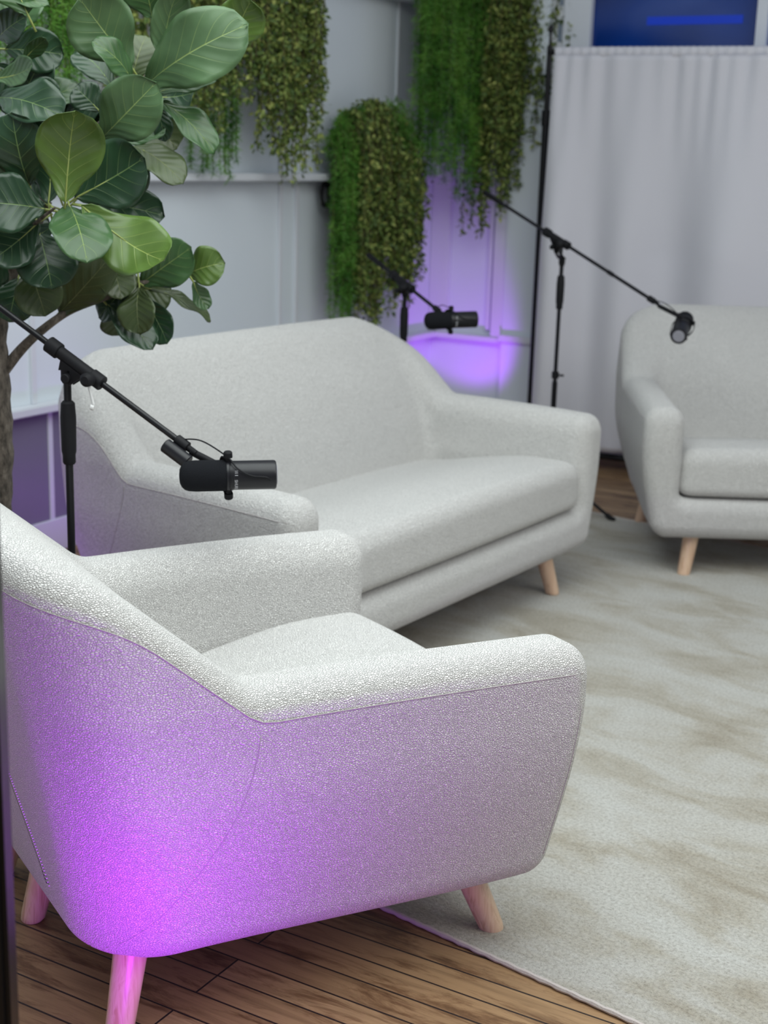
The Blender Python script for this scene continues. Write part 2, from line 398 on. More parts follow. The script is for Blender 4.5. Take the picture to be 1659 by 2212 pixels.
def nets(f, lo, hi, h, proj=3):
    lo = np.array(lo, float); n = np.ceil((np.array(hi) - lo) / h).astype(int) + 1
    ax = [lo[i] + h * np.arange(n[i]) for i in range(3)]
    X, Y, Z = np.meshgrid(*ax, indexing='ij')
    F = f(X, Y, Z).astype(np.float64); del X, Y, Z
    S = F < 0; cn = n - 1
    acc = np.zeros((*cn, 3)); cnt = np.zeros(cn, int)
    for a in range(3):
        b, c = (a + 1) % 3, (a + 2) % 3
        sl0 = [slice(None)] * 3; sl1 = [slice(None)] * 3; sl0[a] = slice(0, -1); sl1[a] = slice(1, None)
        f0, f1 = F[tuple(sl0)], F[tuple(sl1)]; cr = S[tuple(sl0)] != S[tuple(sl1)]
        t = np.where(cr, f0 / np.where(f0 - f1 == 0, 1, f0 - f1), 0)
        for db in (0, 1):
            for dc in (0, 1):
                s = [slice(None)] * 3
                s[b] = slice(db, db + cn[b]); s[c] = slice(dc, dc + cn[c]); s = tuple(s)
                m = cr[s]; cnt += m
                acc[..., a] += np.where(m, t[s], 0); acc[..., b] += m * db; acc[..., c] += m * dc
    act = cnt > 0
    idx = -np.ones(cn, int); idx[act] = np.arange(act.sum())
    I = np.argwhere(act)
    V = lo + h * (I + acc[act] / cnt[act][:, None])
    faces = []
    for a in range(3):
        b, c = (a + 1) % 3, (a + 2) % 3
        sl0 = [slice(1, -1)] * 3; sl1 = [slice(1, -1)] * 3; sl0[a] = slice(0, -1); sl1[a] = slice(1, None)
        s0, s1 = S[tuple(sl0)], S[tuple(sl1)]
        E = np.argwhere(s0 != s1); inside0 = s0[s0 != s1]
        off = np.zeros(3, int); off[b] = 1; off[c] = 1
        E = E + off                       # grid coordinates of the edge start
        def cell(db, dc):
            q = E.copy(); q[:, b] -= db; q[:, c] -= dc
            return idx[q[:, 0], q[:, 1], q[:, 2]]
        q = np.stack([cell(1, 1), cell(0, 1), cell(0, 0), cell(1, 0)], 1)
        q[~inside0] = q[~inside0][:, ::-1]
        faces.append(q)
    Fc = np.concatenate(faces); Fc = Fc[(Fc >= 0).all(1)]
    e = h * .4
    for _ in range(proj):
        x, y, z = V.T
        d = f(x, y, z)
        g = np.stack([f(x + e, y, z) - f(x - e, y, z), f(x, y + e, z) - f(x, y - e, z), f(x, y, z + e) - f(x, y, z - e)], 1) / (2 * e)
        g2 = np.maximum((g ** 2).sum(1), .2)
        V = V - np.clip(.8 * d / g2, -h * .7, h * .7)[:, None] * g
    return V, Fc

def march(f, p, d, tmax=1.2, n=500):
    """first hit from p along d"""
    t = np.linspace(0, tmax, n); P = np.array(p)[None] + t[:, None] * np.array(d)[None]
    v = f(P[:, 0], P[:, 1], P[:, 2]); k = np.argmax(v < 0)
    if v[k] >= 0: return None
    a, b = t[max(k - 1, 0)], t[k]
    for _ in range(12):
        m = .5 * (a + b); q = np.array(p) + m * np.array(d)
        if f(q[0], q[1], q[2]) < 0: b = m
        else: a = m
    return np.array(p) + b * np.array(d)

def side_hit(L, y, z, sg): return march(L.shell, (sg * (L.half + .3), y, z), (-sg, 0, 0), .9)

def strip_seam(L, drop=.046):
    pts = []
    def solve(p0, d):
        z = .53; q = None
        for _ in range(7):
            q = march(L.shell, (p0[0], p0[1], z), (d[0], d[1], 0), .9)
            if q is None: return
            z = float(L.top(q[0], q[1], z)) - drop
        if q is not None: pts.append(q)
    for y in np.linspace(.455, -.22, 30): solve((L.half + .3, y), (-1, 0))
    for a in np.linspace(2, 88, 16):
        c = (L.half - .20, -.24); dx, dy = math.cos(R(a)), -math.sin(R(a))
        solve((c[0] + .65 * dx, c[1] + .65 * dy), (-dx, -dy))
    for x in np.linspace(L.half - .24, 0, 14): solve((x, -1.0), (0, 1))
    half = [Vector(p) for p in pts]
    return half + [Vector((-p.x, p.y, p.z)) for p in half[::-1][1:]]

def lounge_parts(root, L, h, feet, seat_name='seat_cushion', meshes=None):
    W = L.half + .03
    V, F = nets(L.shell, (-W, -.66, .12), (W, .56, .92), h)
    body = link('body', np_mesh('body', V, F), M['boucle'], root)
    V, F = nets(L.cushion, (-W + .05, -.22, .26), (W - .05, .50, .52), h)
    link(seat_name, np_mesh(seat_name, V, F), M['boucle'], root)
    def seam(name, pts, r=.0009):
        bm = bmesh.new(); add_tube(bm, pts, r, 6); link(name, bm_mesh(name, bm), M['seam'], body)
    seam('piping', strip_seam(L), .0012)
    for sg in (1, -1):
        pts = []
        for t in np.linspace(0, 1, 26):
            y = L.yj - .02 * t - .20 * t ** 1.7; z = .552 - .385 * t
            q = side_hit(L, y, z, sg)
            if q is not None: pts.append(Vector(q))
        seam('side_seam', pts)
        pts = []
        for z in np.linspace(.50, .20, 22):
            q = side_hit(L, float(L.yf(z)) - .030, z, sg)
            if q is not None: pts.append(Vector(q))
        seam('arm_seam', pts)
    for (x, y, dx, dy) in feet:
        def leg(bm, x=x, y=y, dx=dx, dy=dy):
            foot = Vector((x, y, 0)); topp = Vector((x - dx, y - dy, .20)); n = (topp - foot).length
            M0 = Matrix.Translation(foot)
            prof = [(0, .0205), (.0015, .0222), (.01, .0228), (n, .0300)]
            v0 = len(bm.verts); add_lathe(bm, prof, foot, topp, 32)
            bm.verts.ensure_lookup_table()
            for v in bm.verts[v0:v0 + 32]: v.co.z = 0.0005         # flat foot on the floor
            for v in bm.verts[v0 + 32:v0 + 64]: v.co.z = 0.003
        part('leg', leg, M['leg'], root)
    return body

# foreground armchair ------------------------------------------------
CH = Lounge(.460, lean=.20, yj=-.155, rise=.84, az=.616, capz=.868)
arm0 = empty('armchair', (-.272, 2.470, 0), -R(59))
tag(arm0, 'nearest cream boucle armchair, its side lit purple, two legs on bare boards', 'armchair', 'cream boucle seats around the rug')
lounge_parts(arm0, CH, .0072, [(.310, .400, .045, .075), (.320, -.350, .03, -.045), (-.131, -.351, .0, -.055), (-.330, -.352, -.03, -.045), (-.258, .380, -.035, .045)])
b0 = [c for c in arm0.children if c.name.startswith('body')][0]
# curved zip on the back panel
zp = []
for t in np.linspace(0, 1, 30):
    x = .165 - .26 * t - 0.0 * t; z = .235 + .42 * t ** .85
    q = march(CH.shell, (x, -1.0, z), (0, 1, 0), 1.0)
    if q is not None: zp.append(Vector(q))
ZIP = zp
bm = bmesh.new(); add_tube(bm, zp, .0028, 6); zo = link('zipper', bm_mesh('zipper', bm), M['zip'], b0); zo['label'] = 'dark curved zip'
bm = bmesh.new()
for i in range(len(zp) - 1):
    for k in range(4):
        p = zp[i].lerp(zp[i + 1], k / 4)
        add_box(bm, p + Vector((.0065, -.001, 0)), (.009, .003, .0018))
link('zipper_tape', bm_mesh('zipper_tape', bm, False), M['teeth'], zo)

# second armchair, copies of the first one's meshes ------------------
arm1 = empty('armchair', (1.335, 5.205, 0), -R(180))
tag(arm1, 'cream boucle armchair facing the camera at the right edge, in front of the white backdrop', 'armchair', 'cream boucle seats around the rug')
rep = iter([(.270, .385, .03, .03), (.30, -.352, .035, -.05), (-.14, -.351, .0, -.05), (-.30, -.352, -.035, -.05), (-.270, .385, -.03, .03)])
for c in list(arm0.children):
    if c.name.startswith('leg'): continue
    d = c.copy(); COL.objects.link(d); d.parent = arm1
    for g in c.children:
        if g.name.startswith('zipper'): continue
        e = g.copy(); COL.objects.link(e); e.parent = d
for (x, y, dx, dy) in rep:
    def leg(bm):
        foot = Vector((x, y, 0)); topp = Vector((x - dx, y - dy, .20)); n = (topp - foot).length
        add_lathe(bm, [(0, .0222), (.01, .0232), (n, .0300)], foot, topp, 32)
        bm.verts.ensure_lookup_table()
        for v in bm.verts[:32]: v.co.z = .0005
    part('leg', leg, M['leg'], arm1)
arm1.location.z = .008

# sofa ---------------------------------------------------------------
SF = Lounge(.848, crown=.008, lean=.11, rise=1.0, ft=.0, capz=.853, droop=1.5)
sofa = empty('sofa', (-0.119, 4.217, .008), -R(124))
tag(sofa, 'wide cream boucle sofa with one long seat cushion, behind the near armchair', 'sofa', 'cream boucle seats around the rug')
lounge_parts(sofa, SF, .011, [(-.650, .395, -.045, .04), (.650, .395, .045, .04), (-.66, -.34, -.04, -.04), (.66, -.34, .04, -.04)])

# ------------------------------------------------------------------ the room
Aw = Vector((.5, .8660254, 0)); Nw = Vector((.8660254, -.5, 0)); PC = Vector((.212, 7.319, 0))
def W(s, out, z): return PC - Aw * s + Nw * out + Vector((0, 0, z))     # on the left wall: s metres this side of the corner
def Bk(t, out, z): return PC + Nw * t - Aw * out + Vector((0, 0, z))    # on the back wall: t metres right of the corner
MW = Matrix(((-Aw.x, Nw.x, 0, PC.x), (-Aw.y, Nw.y, 0, PC.y), (0, 0, 1, 0), (0, 0, 0, 1)))
MB_ = Matrix(((Nw.x, -Aw.x, 0, PC.x), (Nw.y, -Aw.y, 0, PC.y), (0, 0, 1, 0), (0, 0, 0, 1)))
def wbox(bm, M0, u0, u1, o0, o1, z0, z1, bev=0.002):
    add_box(bm, Vector(((u0 + u1) / 2, (o0 + o1) / 2, (z0 + z1) / 2)), (u1 - u0, o1 - o0, z1 - z0), M0, bev)
def struct(name, build, mat, parent=None):
    o = part(name, build, mat, parent, auto=35)
    if parent is None: o['kind'] = 'structure'
    return o
struct('floor', lambda bm: add_box(bm, (0, 4, -.05), (14, 16, .1)), M['floor'])
struct('wall_left', lambda bm: wbox(bm, MW, -.12, 8.5, -.12, 0, 0, 3.2, 0), M['wall'])
struct('wall_back', lambda bm: wbox(bm, MB_, 0, 7, -.12, 0, 0, 3.2, 0), M['wall'])

def left_ledge(z0, z1, out, s0, s1):
    return lambda bm: wbox(bm, MW, s0, s1, 0, out, z0, z1, .004)
struct('trim_1', left_ledge(.515, .545, .055, 0, 8), M['trim'])
struct('trim_2', left_ledge(1.295, 1.325, .085, .75, 8), M['trim'])
struct('trim_3', left_ledge(2.10, 2.16, .085, .15, 8), M['trim'])
struct('trim_4', lambda bm: wbox(bm, MB_, .0, .43, 0, .05, .515, .545, .004), M['trim'])
def battens(bm):
    for s, z0, z1 in ((1.385, .545, 1.295), (1.385, 1.325, 2.1), (1.26, .545, 1.295), (2.87, .545, 1.295), (4.3, .545, 1.295), (2.87, 1.325, 2.1), (.43, 1.325, 2.1), (2.80, 0, .515), (1.3, 0, .515), (4.3, 0, .515)):
        wbox(bm, MW, s - .012, s + .012, 0, .012, z0, z1, .002)
struct('trim_5', battens, M['trim'])
struct('trim_6', lambda bm: wbox(bm, MB_, 0, .105, 0, .035, .545, 3.2, .004), M['trim'])       # corner board above the rail
def jamb(bm):
    wbox(bm, MB_, .325, .345, 0, .03, .575, 3.2, .003); wbox(bm, MB_, .36, .43, 0, .045, .545, 3.2, .004)
struct('trim_7', jamb, M['trim'])
struct('trim_8', lambda bm: wbox(bm, MB_, .43, .60, 0, .06, 0, 3.2, .004), M['wall'])           # flat pier
struct('trim_9', lambda bm: wbox(bm, MB_, .425, .61, .06, .085, .53, .565, .003), M['trim'])
struct('trim_10', lambda bm: wbox(bm, MW, 2.15, 8, 0, .008, .12, .515, .001), M['wall_shade'])        # added dark sheet, shade of the lower wall put into its colour
struct('baseboard_back', lambda bm: wbox(bm, MB_, .6, 7, 0, .018, 0, .12, .003), M['trim'])
struct('baseboard_left', lambda bm: wbox(bm, MW, 0, 8, 0, .018, 0, .12, .003), M['trim'])

# window above the backdrop
def blue_glass():
    m, nt, b = new_mat('blue_night_glass')
    n = nd(nt, 'ShaderNodeTexNoise', Scale=1.6, Detail=2.0); nt.links.new(coords(nt, scale=(1, 1, 1)), n.inputs['Vector'])
    c = ramp(nt, n.outputs[0], [(.35, (.0, .006, .05)), (.6, (.0, .02, .14)), (.75, (.02, .05, .2))])
    nt.links.new(c, b.inputs['Base Color']); b.inputs['Roughness'].default_value = .12
    nt.links.new(c, b.inputs['Emission Color']); b.inputs['Emission Strength'].default_value = .35
    return m
def emis(name, col, s):
    m, nt, b = new_mat(name); b.inputs['Base Color'].default_value = (0, 0, 0, 1)
    b.inputs['Emission Color'].default_value = (*col, 1); b.inputs['Emission Strength'].default_value = s
    return m
win = struct('window_1', lambda bm: (wbox(bm, MB_, .665, .80, 0, .05, 1.2, 3.0, .004), wbox(bm, MB_, 1.57, 1.62, 0, .05, 1.2, 3.0, .004), wbox(bm, MB_, .8, 3, 0, .04, 1.2, 1.26, .003), wbox(bm, MB_, .8, 3, 0, .04, 2.95, 3.0, .003)), M['frame'])
part('pane', lambda bm: (wbox(bm, MB_, .80, 1.57, .004, .012, 1.26, 2.95, 0), wbox(bm, MB_, 1.62, 2.9, .004, .012, 1.26, 2.95, 0)), blue_glass(), win)
part('light_strip', lambda bm: wbox(bm, MB_, 1.06, 1.50, .012, .016, 2.015, 2.05, 0), emis('blue_strip', (.0, .03, .42), .7), win)
part('light_panel', lambda bm: wbox(bm, MB_, 1.63, 2.0, .012, .016, 1.7, 2.9, 0), emis('blue_panel', (.03, .09, .32), .8), win)
sw = struct('window_2', lambda bm: (wbox(bm, MB_, .60, .665, 0, .04, 1.2, 3.0, .003),), M['trim'])
part('pane', lambda bm: [wbox(bm, MB_, .638, .658, .04, .043, z, z + .085, 0) for z in (1.62, 1.78, 1.945, 2.105, 2.27)], plain('slate_glass', (.22, .27, .34), .2), sw)

# rug ----------------------------------------------------------------
# near edge through (-.041,2.524)-(.442,2.124); far edge through (.85,5.72)-(1.05,5.57)
e = Vector((.772, -.6356, 0)).normalized(); nrm = Vector((.6356, .772, 0)).normalized()
r0 = Vector((-.041, 2.524, 0)) - e * 1.5; dep = 3.01; lenr = 5.2
def rugm(bm):
    n1, n2 = 90, 60
    vs = [[bm.verts.new(r0 + e * (lenr * i / n1) + nrm * (dep * j / n2) + Vector((0, 0, .0080 + .0006 * noise.noise(Vector((i * .6, j * .6, 0)))))) for j in range(n2 + 1)] for i in range(n1 + 1)]
    for i in range(n1):
        for j in range(n2): bm.faces.new((vs[i][j], vs[i + 1][j], vs[i + 1][j + 1], vs[i][j + 1]))
    bo = [r0, r0 + e * lenr, r0 + e * lenr + nrm * dep, r0 + nrm * dep]
    lo = [bm.verts.new(p + Vector((0, 0, .0005))) for p in bo]
    hi = [vs[0][0], vs[n1][0], vs[n1][n2], vs[0][n2]]
    rim = [[vs[i][0] for i in range(n1 + 1)], [vs[n1][j] for j in range(n2 + 1)], [vs[i][n2] for i in range(n1, -1, -1)], [vs[0][j] for j in range(n2, -1, -1)]]
    for k in range(4): bm.faces.new([lo[k], lo[(k + 1) % 4]] + rim[k][::-1])
rug = part('rug', rugm, M['rug'], auto=50)
tag(rug, 'large mottled beige and grey rug with a bound edge on the wooden floor', 'rug')
def bind(bm):
    c = [r0, r0 + e * lenr, r0 + e * lenr + nrm * dep, r0 + nrm * dep]
    for k in range(4):
        a, b_ = c[k], c[(k + 1) % 4]; n = int((b_ - a).length / .012); pts = []
        for i in range(n + 1):
            p = a.lerp(b_, i / n); pts.append(p + Vector((0, 0, .0058)) + nrm * .0008 * math.sin(i * 1.7))
        add_tube(bm, pts, [.0052 + .0007 * math.sin(i * 2.1) for i in range(n + 1)], 7)
bd = part('edge_binding', bind, M['binding'], rug); bd['label'] = 'stitched edge binding'

# backdrop on its stand ------------------------------------------------
Cd = Vector((math.sin(R(116)), math.cos(R(116)), 0)); Cn = Vector((-Cd.y, Cd.x, 0)) * -1     # Cn towards the room
C0 = Vector((.715, 6.72, 0)); CLEN = 1.75
def cpt(u, v, out=0.0): return C0 + Cd * u + Cn * out + Vector((0, 0, v))
def fold(u, v):
    top = 1.9; d = top - v
    wide = .044 * math.sin(u * 17 + 1.2 * math.sin(u * 3.1 + .4)) + .030 * math.sin(u * 7.3 + .9)
    fine = .006 * math.sin(u * 68 + 2 * math.sin(u * 9)) + .004 * math.sin(u * 41 + 1)
    k = min(1, d / .9)
    return wide * k * (1 + .15 * math.sin(v * 2 + u * 3)) + fine * max(0, 1 - d / .55) * min(1, d / .03 + .2)
def curt(bm):
    nu, nv = 420, 70
    g = [[bm.verts.new(cpt(CLEN * i / nu, .095 + (1.868 - .095) * j / nv, .02 + fold(CLEN * i / nu, .095 + 1.75 * j / nv))) for j in range(nv + 1)] for i in range(nu + 1)]
    for i in range(nu):
        for j in range(nv): bm.faces.new((g[i][j], g[i + 1][j], g[i + 1][j + 1], g[i][j + 1]))
bd_root = empty('backdrop_curtain', tuple(cpt(CLEN / 2, 0)))
tag(bd_root, 'pale lilac-white gathered fabric backdrop hanging behind the right armchair', 'curtain')
def place_child(o, root):
    o.parent = root; o.matrix_parent_inverse = Matrix.Translation(-root.location) if root.rotation_euler.z == 0 else root.matrix_world.inverted()
    return o
cu = part('fabric_panel', curt, M['curtain'], auto=None); place_child(cu, bd_root)
sm = cu.modifiers.new('s', 'SOLIDIFY'); sm.thickness = .0015
def sleeve(bm):
    nu = 300
    for i in range(nu + 1):
        pass
    pts = [cpt(CLEN * i / nu, 1.882, .004 + .002 * math.sin(i * .9)) for i in range(nu + 1)]
    rings = []
    for i, p in enumerate(pts):
        a = .020; b_ = .023 + .0008 * math.sin(i * 1.3)
        rings.append([bm.verts.new(p + Cn * (a * math.cos(t)) * (.8 if True else 1) + Vector((0, 0, b_ * math.sin(t)))) for t in [2 * PI * k / 12 for k in range(12)]])
    for i in range(nu):
        for k in range(12):
            bm.faces.new((rings[i][k], rings[i][(k + 1) % 12], rings[i + 1][(k + 1) % 12], rings[i + 1][k]))
place_child(part('rod_sleeve', sleeve, M['curtain'], auto=None), bd_root)
st = empty('backdrop_stand', tuple(cpt(-.035, 0)))
tag(st, 'tall thin black backdrop stand pole at the left edge of the white backdrop', 'stand')
def sp(name, b_, m): return place_child(part(name, b_, m), st)
P0 = cpt(-.032, 0)
sp('pole', lambda bm: add_cyl(bm, P0 + Vector((0, 0, .02)), P0 + Vector((0, 0, 1.60)), .016), M['black'])
sp('upper_pole', lambda bm: (add_cyl(bm, P0 + Vector((0, 0, 1.6)), P0 + Vector((0, 0, 1.91)), .0125), add_cyl(bm, P0 + Vector((0, 0, 1.9)), P0 + Vector((0, 0, 1.975)), .006), add_lathe(bm, [(0, .006), (.006, .012), (.02, .014), (.03, .009), (.034, .002)], P0 + Vector((0, 0, 1.965)), P0 + Vector((0, 0, 2.1)), 16)), M['black'])
sp('collar', lambda bm: add_cyl(bm, P0 + Vector((0, 0, 1.56)), P0 + Vector((0, 0, 1.63)), .021), M['rubber'])
sp('crossbar', lambda bm: add_cyl(bm, cpt(-.03, 1.882, .004), cpt(CLEN + .03, 1.882, .004), .012), M['black'])
sp('lower_bar', lambda bm: add_cyl(bm, cpt(-.03, .062, .0), cpt(CLEN + .03, .062, .0), .015), M['black'])
sp('far_pole', lambda bm: add_cyl(bm, cpt(CLEN + .032, .0), cpt(CLEN + .032, 1.91), .016), M['black'])
for u in (-.032, CLEN + .032):
    sp('base_plate', lambda bm, u=u: add_box(bm, cpt(u, .006), (.16, .16, .012), None, .004), M['black'])

# ------------------------------------------------------------------ boom stands
def boom_stand(loc, top_z, clamp, rear, end, leg_az, label, rear_grip=True, lever=False, grp='black boom microphone stands'):
    """tripod stand at loc; the boom runs rear -> clamp -> end (world coordinates)"""
    root = empty('microphone_stand', (loc[0], loc[1], loc[2])); tag(root, label, 'microphone stand', grp)
    B = Vector(loc)
    def ch(name, f, m, par=None):
        o = part(name, f, m, par or root)
        if par is None: o.matrix_parent_inverse = Matrix.Translation(-B)
        return o
    up = Vector((0, 0, 1)); cl = Vector(clamp); rear = Vector(rear); end = Vector(end); d = (end - rear).normalized()
    cl = rear + d * (cl - rear).dot(d)                       # on the boom axis
    T = Vector((loc[0], loc[1], top_z))
    zr = .16
    ch('pole', lambda bm: (add_cyl(bm, B + up * .10, B + up * (.52 * (top_z - loc[2])), .0112), add_cyl(bm, B + up * .3, T, .0082)), M['black'])
    zc = .62 * (top_z - loc[2])
    ch('height_clutch', lambda bm: add_lathe(bm, [(0, .011), (.004, .0135), (.02, .0135), (.028, .0155), (.10, .0165), (.13, .0145), (.135, .010)], B + up * (top_z - loc[2] - .20), B + up * 5, 24), M['rubber'])
    ch('joint_collar', lambda bm: (add_cyl(bm, B + up * (zc - .09), B + up * (zc - .062), .0148), add_cyl(bm, B + up * (zc - .076) + Vector((.012, -.004, 0)), B + up * (zc - .076) + Vector((.034, -.010, 0)), .0045)), M['rubber'])
    hub = ch('leg_hub', lambda bm: (add_cyl(bm, B + up * .10, B + up * .20, .0185), add_cyl(bm, B + up * .035, B + up * .062, .016)), M['rubber'])
    for k in range(3):
        a = R(leg_az + 120 * k); dv = Vector((math.sin(a), math.cos(a), 0))
        lg = ch('leg', lambda bm: (add_tube(bm, [B + up * .17 + dv * .016, B + up * .012 + dv * .31], .0068, 10), add_tube(bm, [B + up * .048 + dv * .012, B + up * .095 + dv * .155], .003, 8)), M['black'])
        o = part('rubber_foot', lambda bm: add_tube(bm, [B + up * .026 + dv * .283, B + up * .016 + dv * .303, B + up * .0105 + dv * .322], [.010, .0110, .0095], 12), M['rubber'], lg)
    sdir = d.cross(up).normalized()
    def head(bm):
        add_lathe(bm, [(0, .010), (.012, .013), (.03, .013)], T - up * .028, T + up, 20)
        # flat cheek plates that narrow down onto the pole
        u = d; v = (up - d * up.dot(d)).normalized()
        for sg in (-1, 1):
            pr = [cl + u * .030 - v * .008, cl + u * .012 - v * .045, T + up * .0 + Vector((d.x, d.y, 0)).normalized() * .013, T - Vector((d.x, d.y, 0)).normalized() * .013, cl - u * .030 - v * .008]
            a = [bm.verts.new(p + sdir * sg * .006) for p in pr]; b = [bm.verts.new(p + sdir * sg * .013) for p in pr]
            bm.faces.new(a); bm.faces.new(b[::-1])
            for i in range(5): bm.faces.new((a[i], a[(i + 1) % 5], b[(i + 1) % 5], b[i]))
        add_cyl(bm, cl - v * .034 - sdir * .019, cl - v * .034 + sdir * .019, .010)
    ch('swivel_head', head, M['rubber'])
    ch('boom_clamp', lambda bm: (add_cyl(bm, cl - d * .055, cl + d * .055, .0135), add_cyl(bm, cl - d * .075, cl - d * .045, .0175), add_cyl(bm, cl + d * .04, cl + d * .07, .0165)), M['rubber'])
    kn = ch('tension_knob', lambda bm: (add_cyl(bm, cl + d * .048 - sdir * .0, cl + d * .048 + sdir * .034 - up * .004, .006), add_lathe(bm, [(0, .009), (.004, .0145), (.018, .0145), (.024, .008)], cl + d * .048 + sdir * .016, cl + d * .048 + sdir * 1, 20)), M['rubber'])
    if lever:
        ks = cl + d * .048 + sdir * .022 - up * .016
        o = part('lever', lambda bm: (add_tube(bm, [ks, ks + Vector((.008, 0, -.036))], .0030, 8), add_lathe(bm, [(0, .003), (.001, .006), (.008, .006), (.009, .004)], ks + Vector((.001, 0, -.041)), ks + Vector((.02, 0, -.045)), 14)), M['white'], kn)
        o['label'] = 'small white clutch lever'
    ch('boom_arm', lambda bm: (add_cyl(bm, rear, end, .0066), add_cyl(bm, rear + d * ((cl - rear).length + .3), rear + d * ((cl - rear).length + .33), .0085) if not lever else None), M['black'])
    if rear_grip:
        ch('boom_end_grip', lambda bm: add_cyl(bm, rear - d * .01, rear + d * .105, .0105, .0095), M['rubber'])
    # threaded adapter with a stub cylinder under the boom's end
    ch('end_nut', lambda bm: (add_cyl(bm, end - d * .012, end + d * .018, .0115, .0115, 24), add_cyl(bm, end + d * .015, end + d * .04, .0070)), M['rubber'])
    return root, d

# ------------------------------------------------------------------ studio microphone (local x = capsule -> rear, z = knob axis)
def text_mesh(body, size, depth=.0002):
    cu = bpy.data.curves.new('t', 'FONT'); cu.body = body; cu.size = size; cu.extrude = depth; cu.align_x = 'CENTER'; cu.align_y = 'CENTER'
    o = bpy.data.objects.new('t', cu); COL.objects.link(o)
    dg = bpy.context.evaluated_depsgraph_get(); me = bpy.data.meshes.new_from_object(o.evaluated_get(dg))
    bpy.data.objects.remove(o); bpy.data.curves.remove(cu); return me

def make_mic():
    root = empty('studio_microphone')
    rx, rb = .0315, .0295
    part('windscreen', lambda bm: add_lathe(bm, [(0, .004), (.001, .014), (.005, .0225), (.011, .0278), (.019, rx - .001), (.032, rx + .0002), (.09, rx), (.095, rx - .001), (.098, rx - .005)], (-.098, 0, 0), (1, 0, 0), 48), M['foam'], root)
    body = part('body', lambda bm: add_lathe(bm, [(0, rb - .002), (.002, rb), (.086, rb), (.089, rb - .0012), (.0905, rb - .004)], (.006, 0, 0), (1, 0, 0), 48), M['mic'], root)
    part('ring', lambda bm: add_lathe(bm, [(0, rb - .004), (.001, rb + .0022), (.006, rb + .0022), (.007, rb + .0003), (.009, rb + .0003), (.0095, rb + .0014), (.0125, rb + .0014), (.013, rb)], (-.004, 0, 0), (1, 0, 0), 48), M['mic'], body)
    me = text_mesh('SHURE', .0088)
    r = rb + .0004
    for v in me.vertices:                                  # wrapped round the body, reading along the circumference
        a = -PI / 2 - .38 - v.co.x / r * .95               # angle from +y.. camera side is -y
        y, z = math.cos(a), math.sin(a)
        rr = r + v.co.z + .0003
        v.co = Vector((.0150 + v.co.y * 1.0, -abs(math.cos(a + PI / 2)) * rr, -rr * math.sin(-a - PI / 2)))
    me.update(); link('lettering', me, M['print_'], body)
    part('response_marks', lambda bm: [add_box(bm, Vector((.016, -(r + .0002) * math.cos(t), (r + .0002) * math.sin(t))), (.006, .0006, .0012), None) for t in (.50, .62, .34)], M['print_'], body)
    part('socket', lambda bm: add_cyl(bm, (.090, 0, 0), (.098, 0, 0), .023, .021, 32), M['plate'], body)  # rear plate, its lighter grey stands in for a reflection
    # yoke: a C bracket over the back of the microphone with a knob at each end
    def yoke(bm):
        n = 22; w = .0085; ring = []
        for i in range(n + 1):
            a = PI / 2 - PI * i / n
            c = Vector((-.0 - .010 * math.sin(PI * i / n), .036 * math.cos(a) + .004 * math.sin(PI * i / n), .0365 * math.sin(a)))
            o = Vector((0, math.cos(a), math.sin(a)))
            ring.append([bm.verts.new(c + o * e1 + Vector((1, 0, 0)) * e2) for e1, e2 in ((0, -w), (.0025, -w), (.0025, w), (0, w))])
        for i in range(n):
            for k in range(4): bm.faces.new((ring[i][k], ring[i][(k + 1) % 4], ring[i + 1][(k + 1) % 4], ring[i + 1][k]))
        bm.faces.new(ring[0]); bm.faces.new(ring[-1][::-1])
    yk = part('yoke', yoke, M['rubber'], root)
    for sg in (1, -1):
        part('knob', lambda bm: add_lathe(bm, [(-.008, .005), (0, .0055), (.0005, .0092), (.0105, .0088), (.0125, .007)], (0, 0, sg * .0385), (0, 0, sg), 24), M['rubber'], yk)
    return root

def pose_mic(root, a, b, knob_up, adapt, label, cable_from):
    """capsule end a, rear end b, knob axis hint, adapter point the yoke is screwed to"""
    a = Vector(a); b = Vector(b); x = (b - a).normalized(); z = Vector(knob_up); z = (z - x * z.dot(x)).normalized(); y = z.cross(x)
    o = a + x * .098
    Mx = Matrix((x, y, z)).transposed().to_4x4(); Mx.translation = o
    root.matrix_world = Mx; inv = Mx.inverted()
    root.location = o; root.rotation_euler = Mx.to_euler()
    tag(root, label, 'microphone', 'black broadcast microphones on booms')
    ad = Vector(adapt)
    la = inv @ ad
    base = Vector((-.011, .0395, .002))
    part('mount_stem', lambda bm: (add_tube(bm, [la, la.lerp(base, .45), base], [.0075, .0078, .0080], 14)), M['rubber'], root)
    # the stub: threaded barrel hanging beside the boom end
    lc = inv @ Vector(cable_from)
    pts = [lc, lc.lerp(Vector((.0, .02, .05)), .45) + Vector((0, 0, .006)), Vector((-.002, -.004, .0415)), Vector((.018, -.026, .024)), Vector((.045, -.0315, .010)), Vector((.075, -.031, .006)), Vector((.083, -.029, -.002))]
    part('cable', lambda bm: add_tube(bm, catmull(pts, 8), .0016, 8), M['rubber'], root)
    return root

def copy_tree(o, parent=None):
    c = o.copy(); COL.objects.link(c)
    if parent: c.parent = parent
    for q in list(o.children): copy_tree(q, c)
    return c

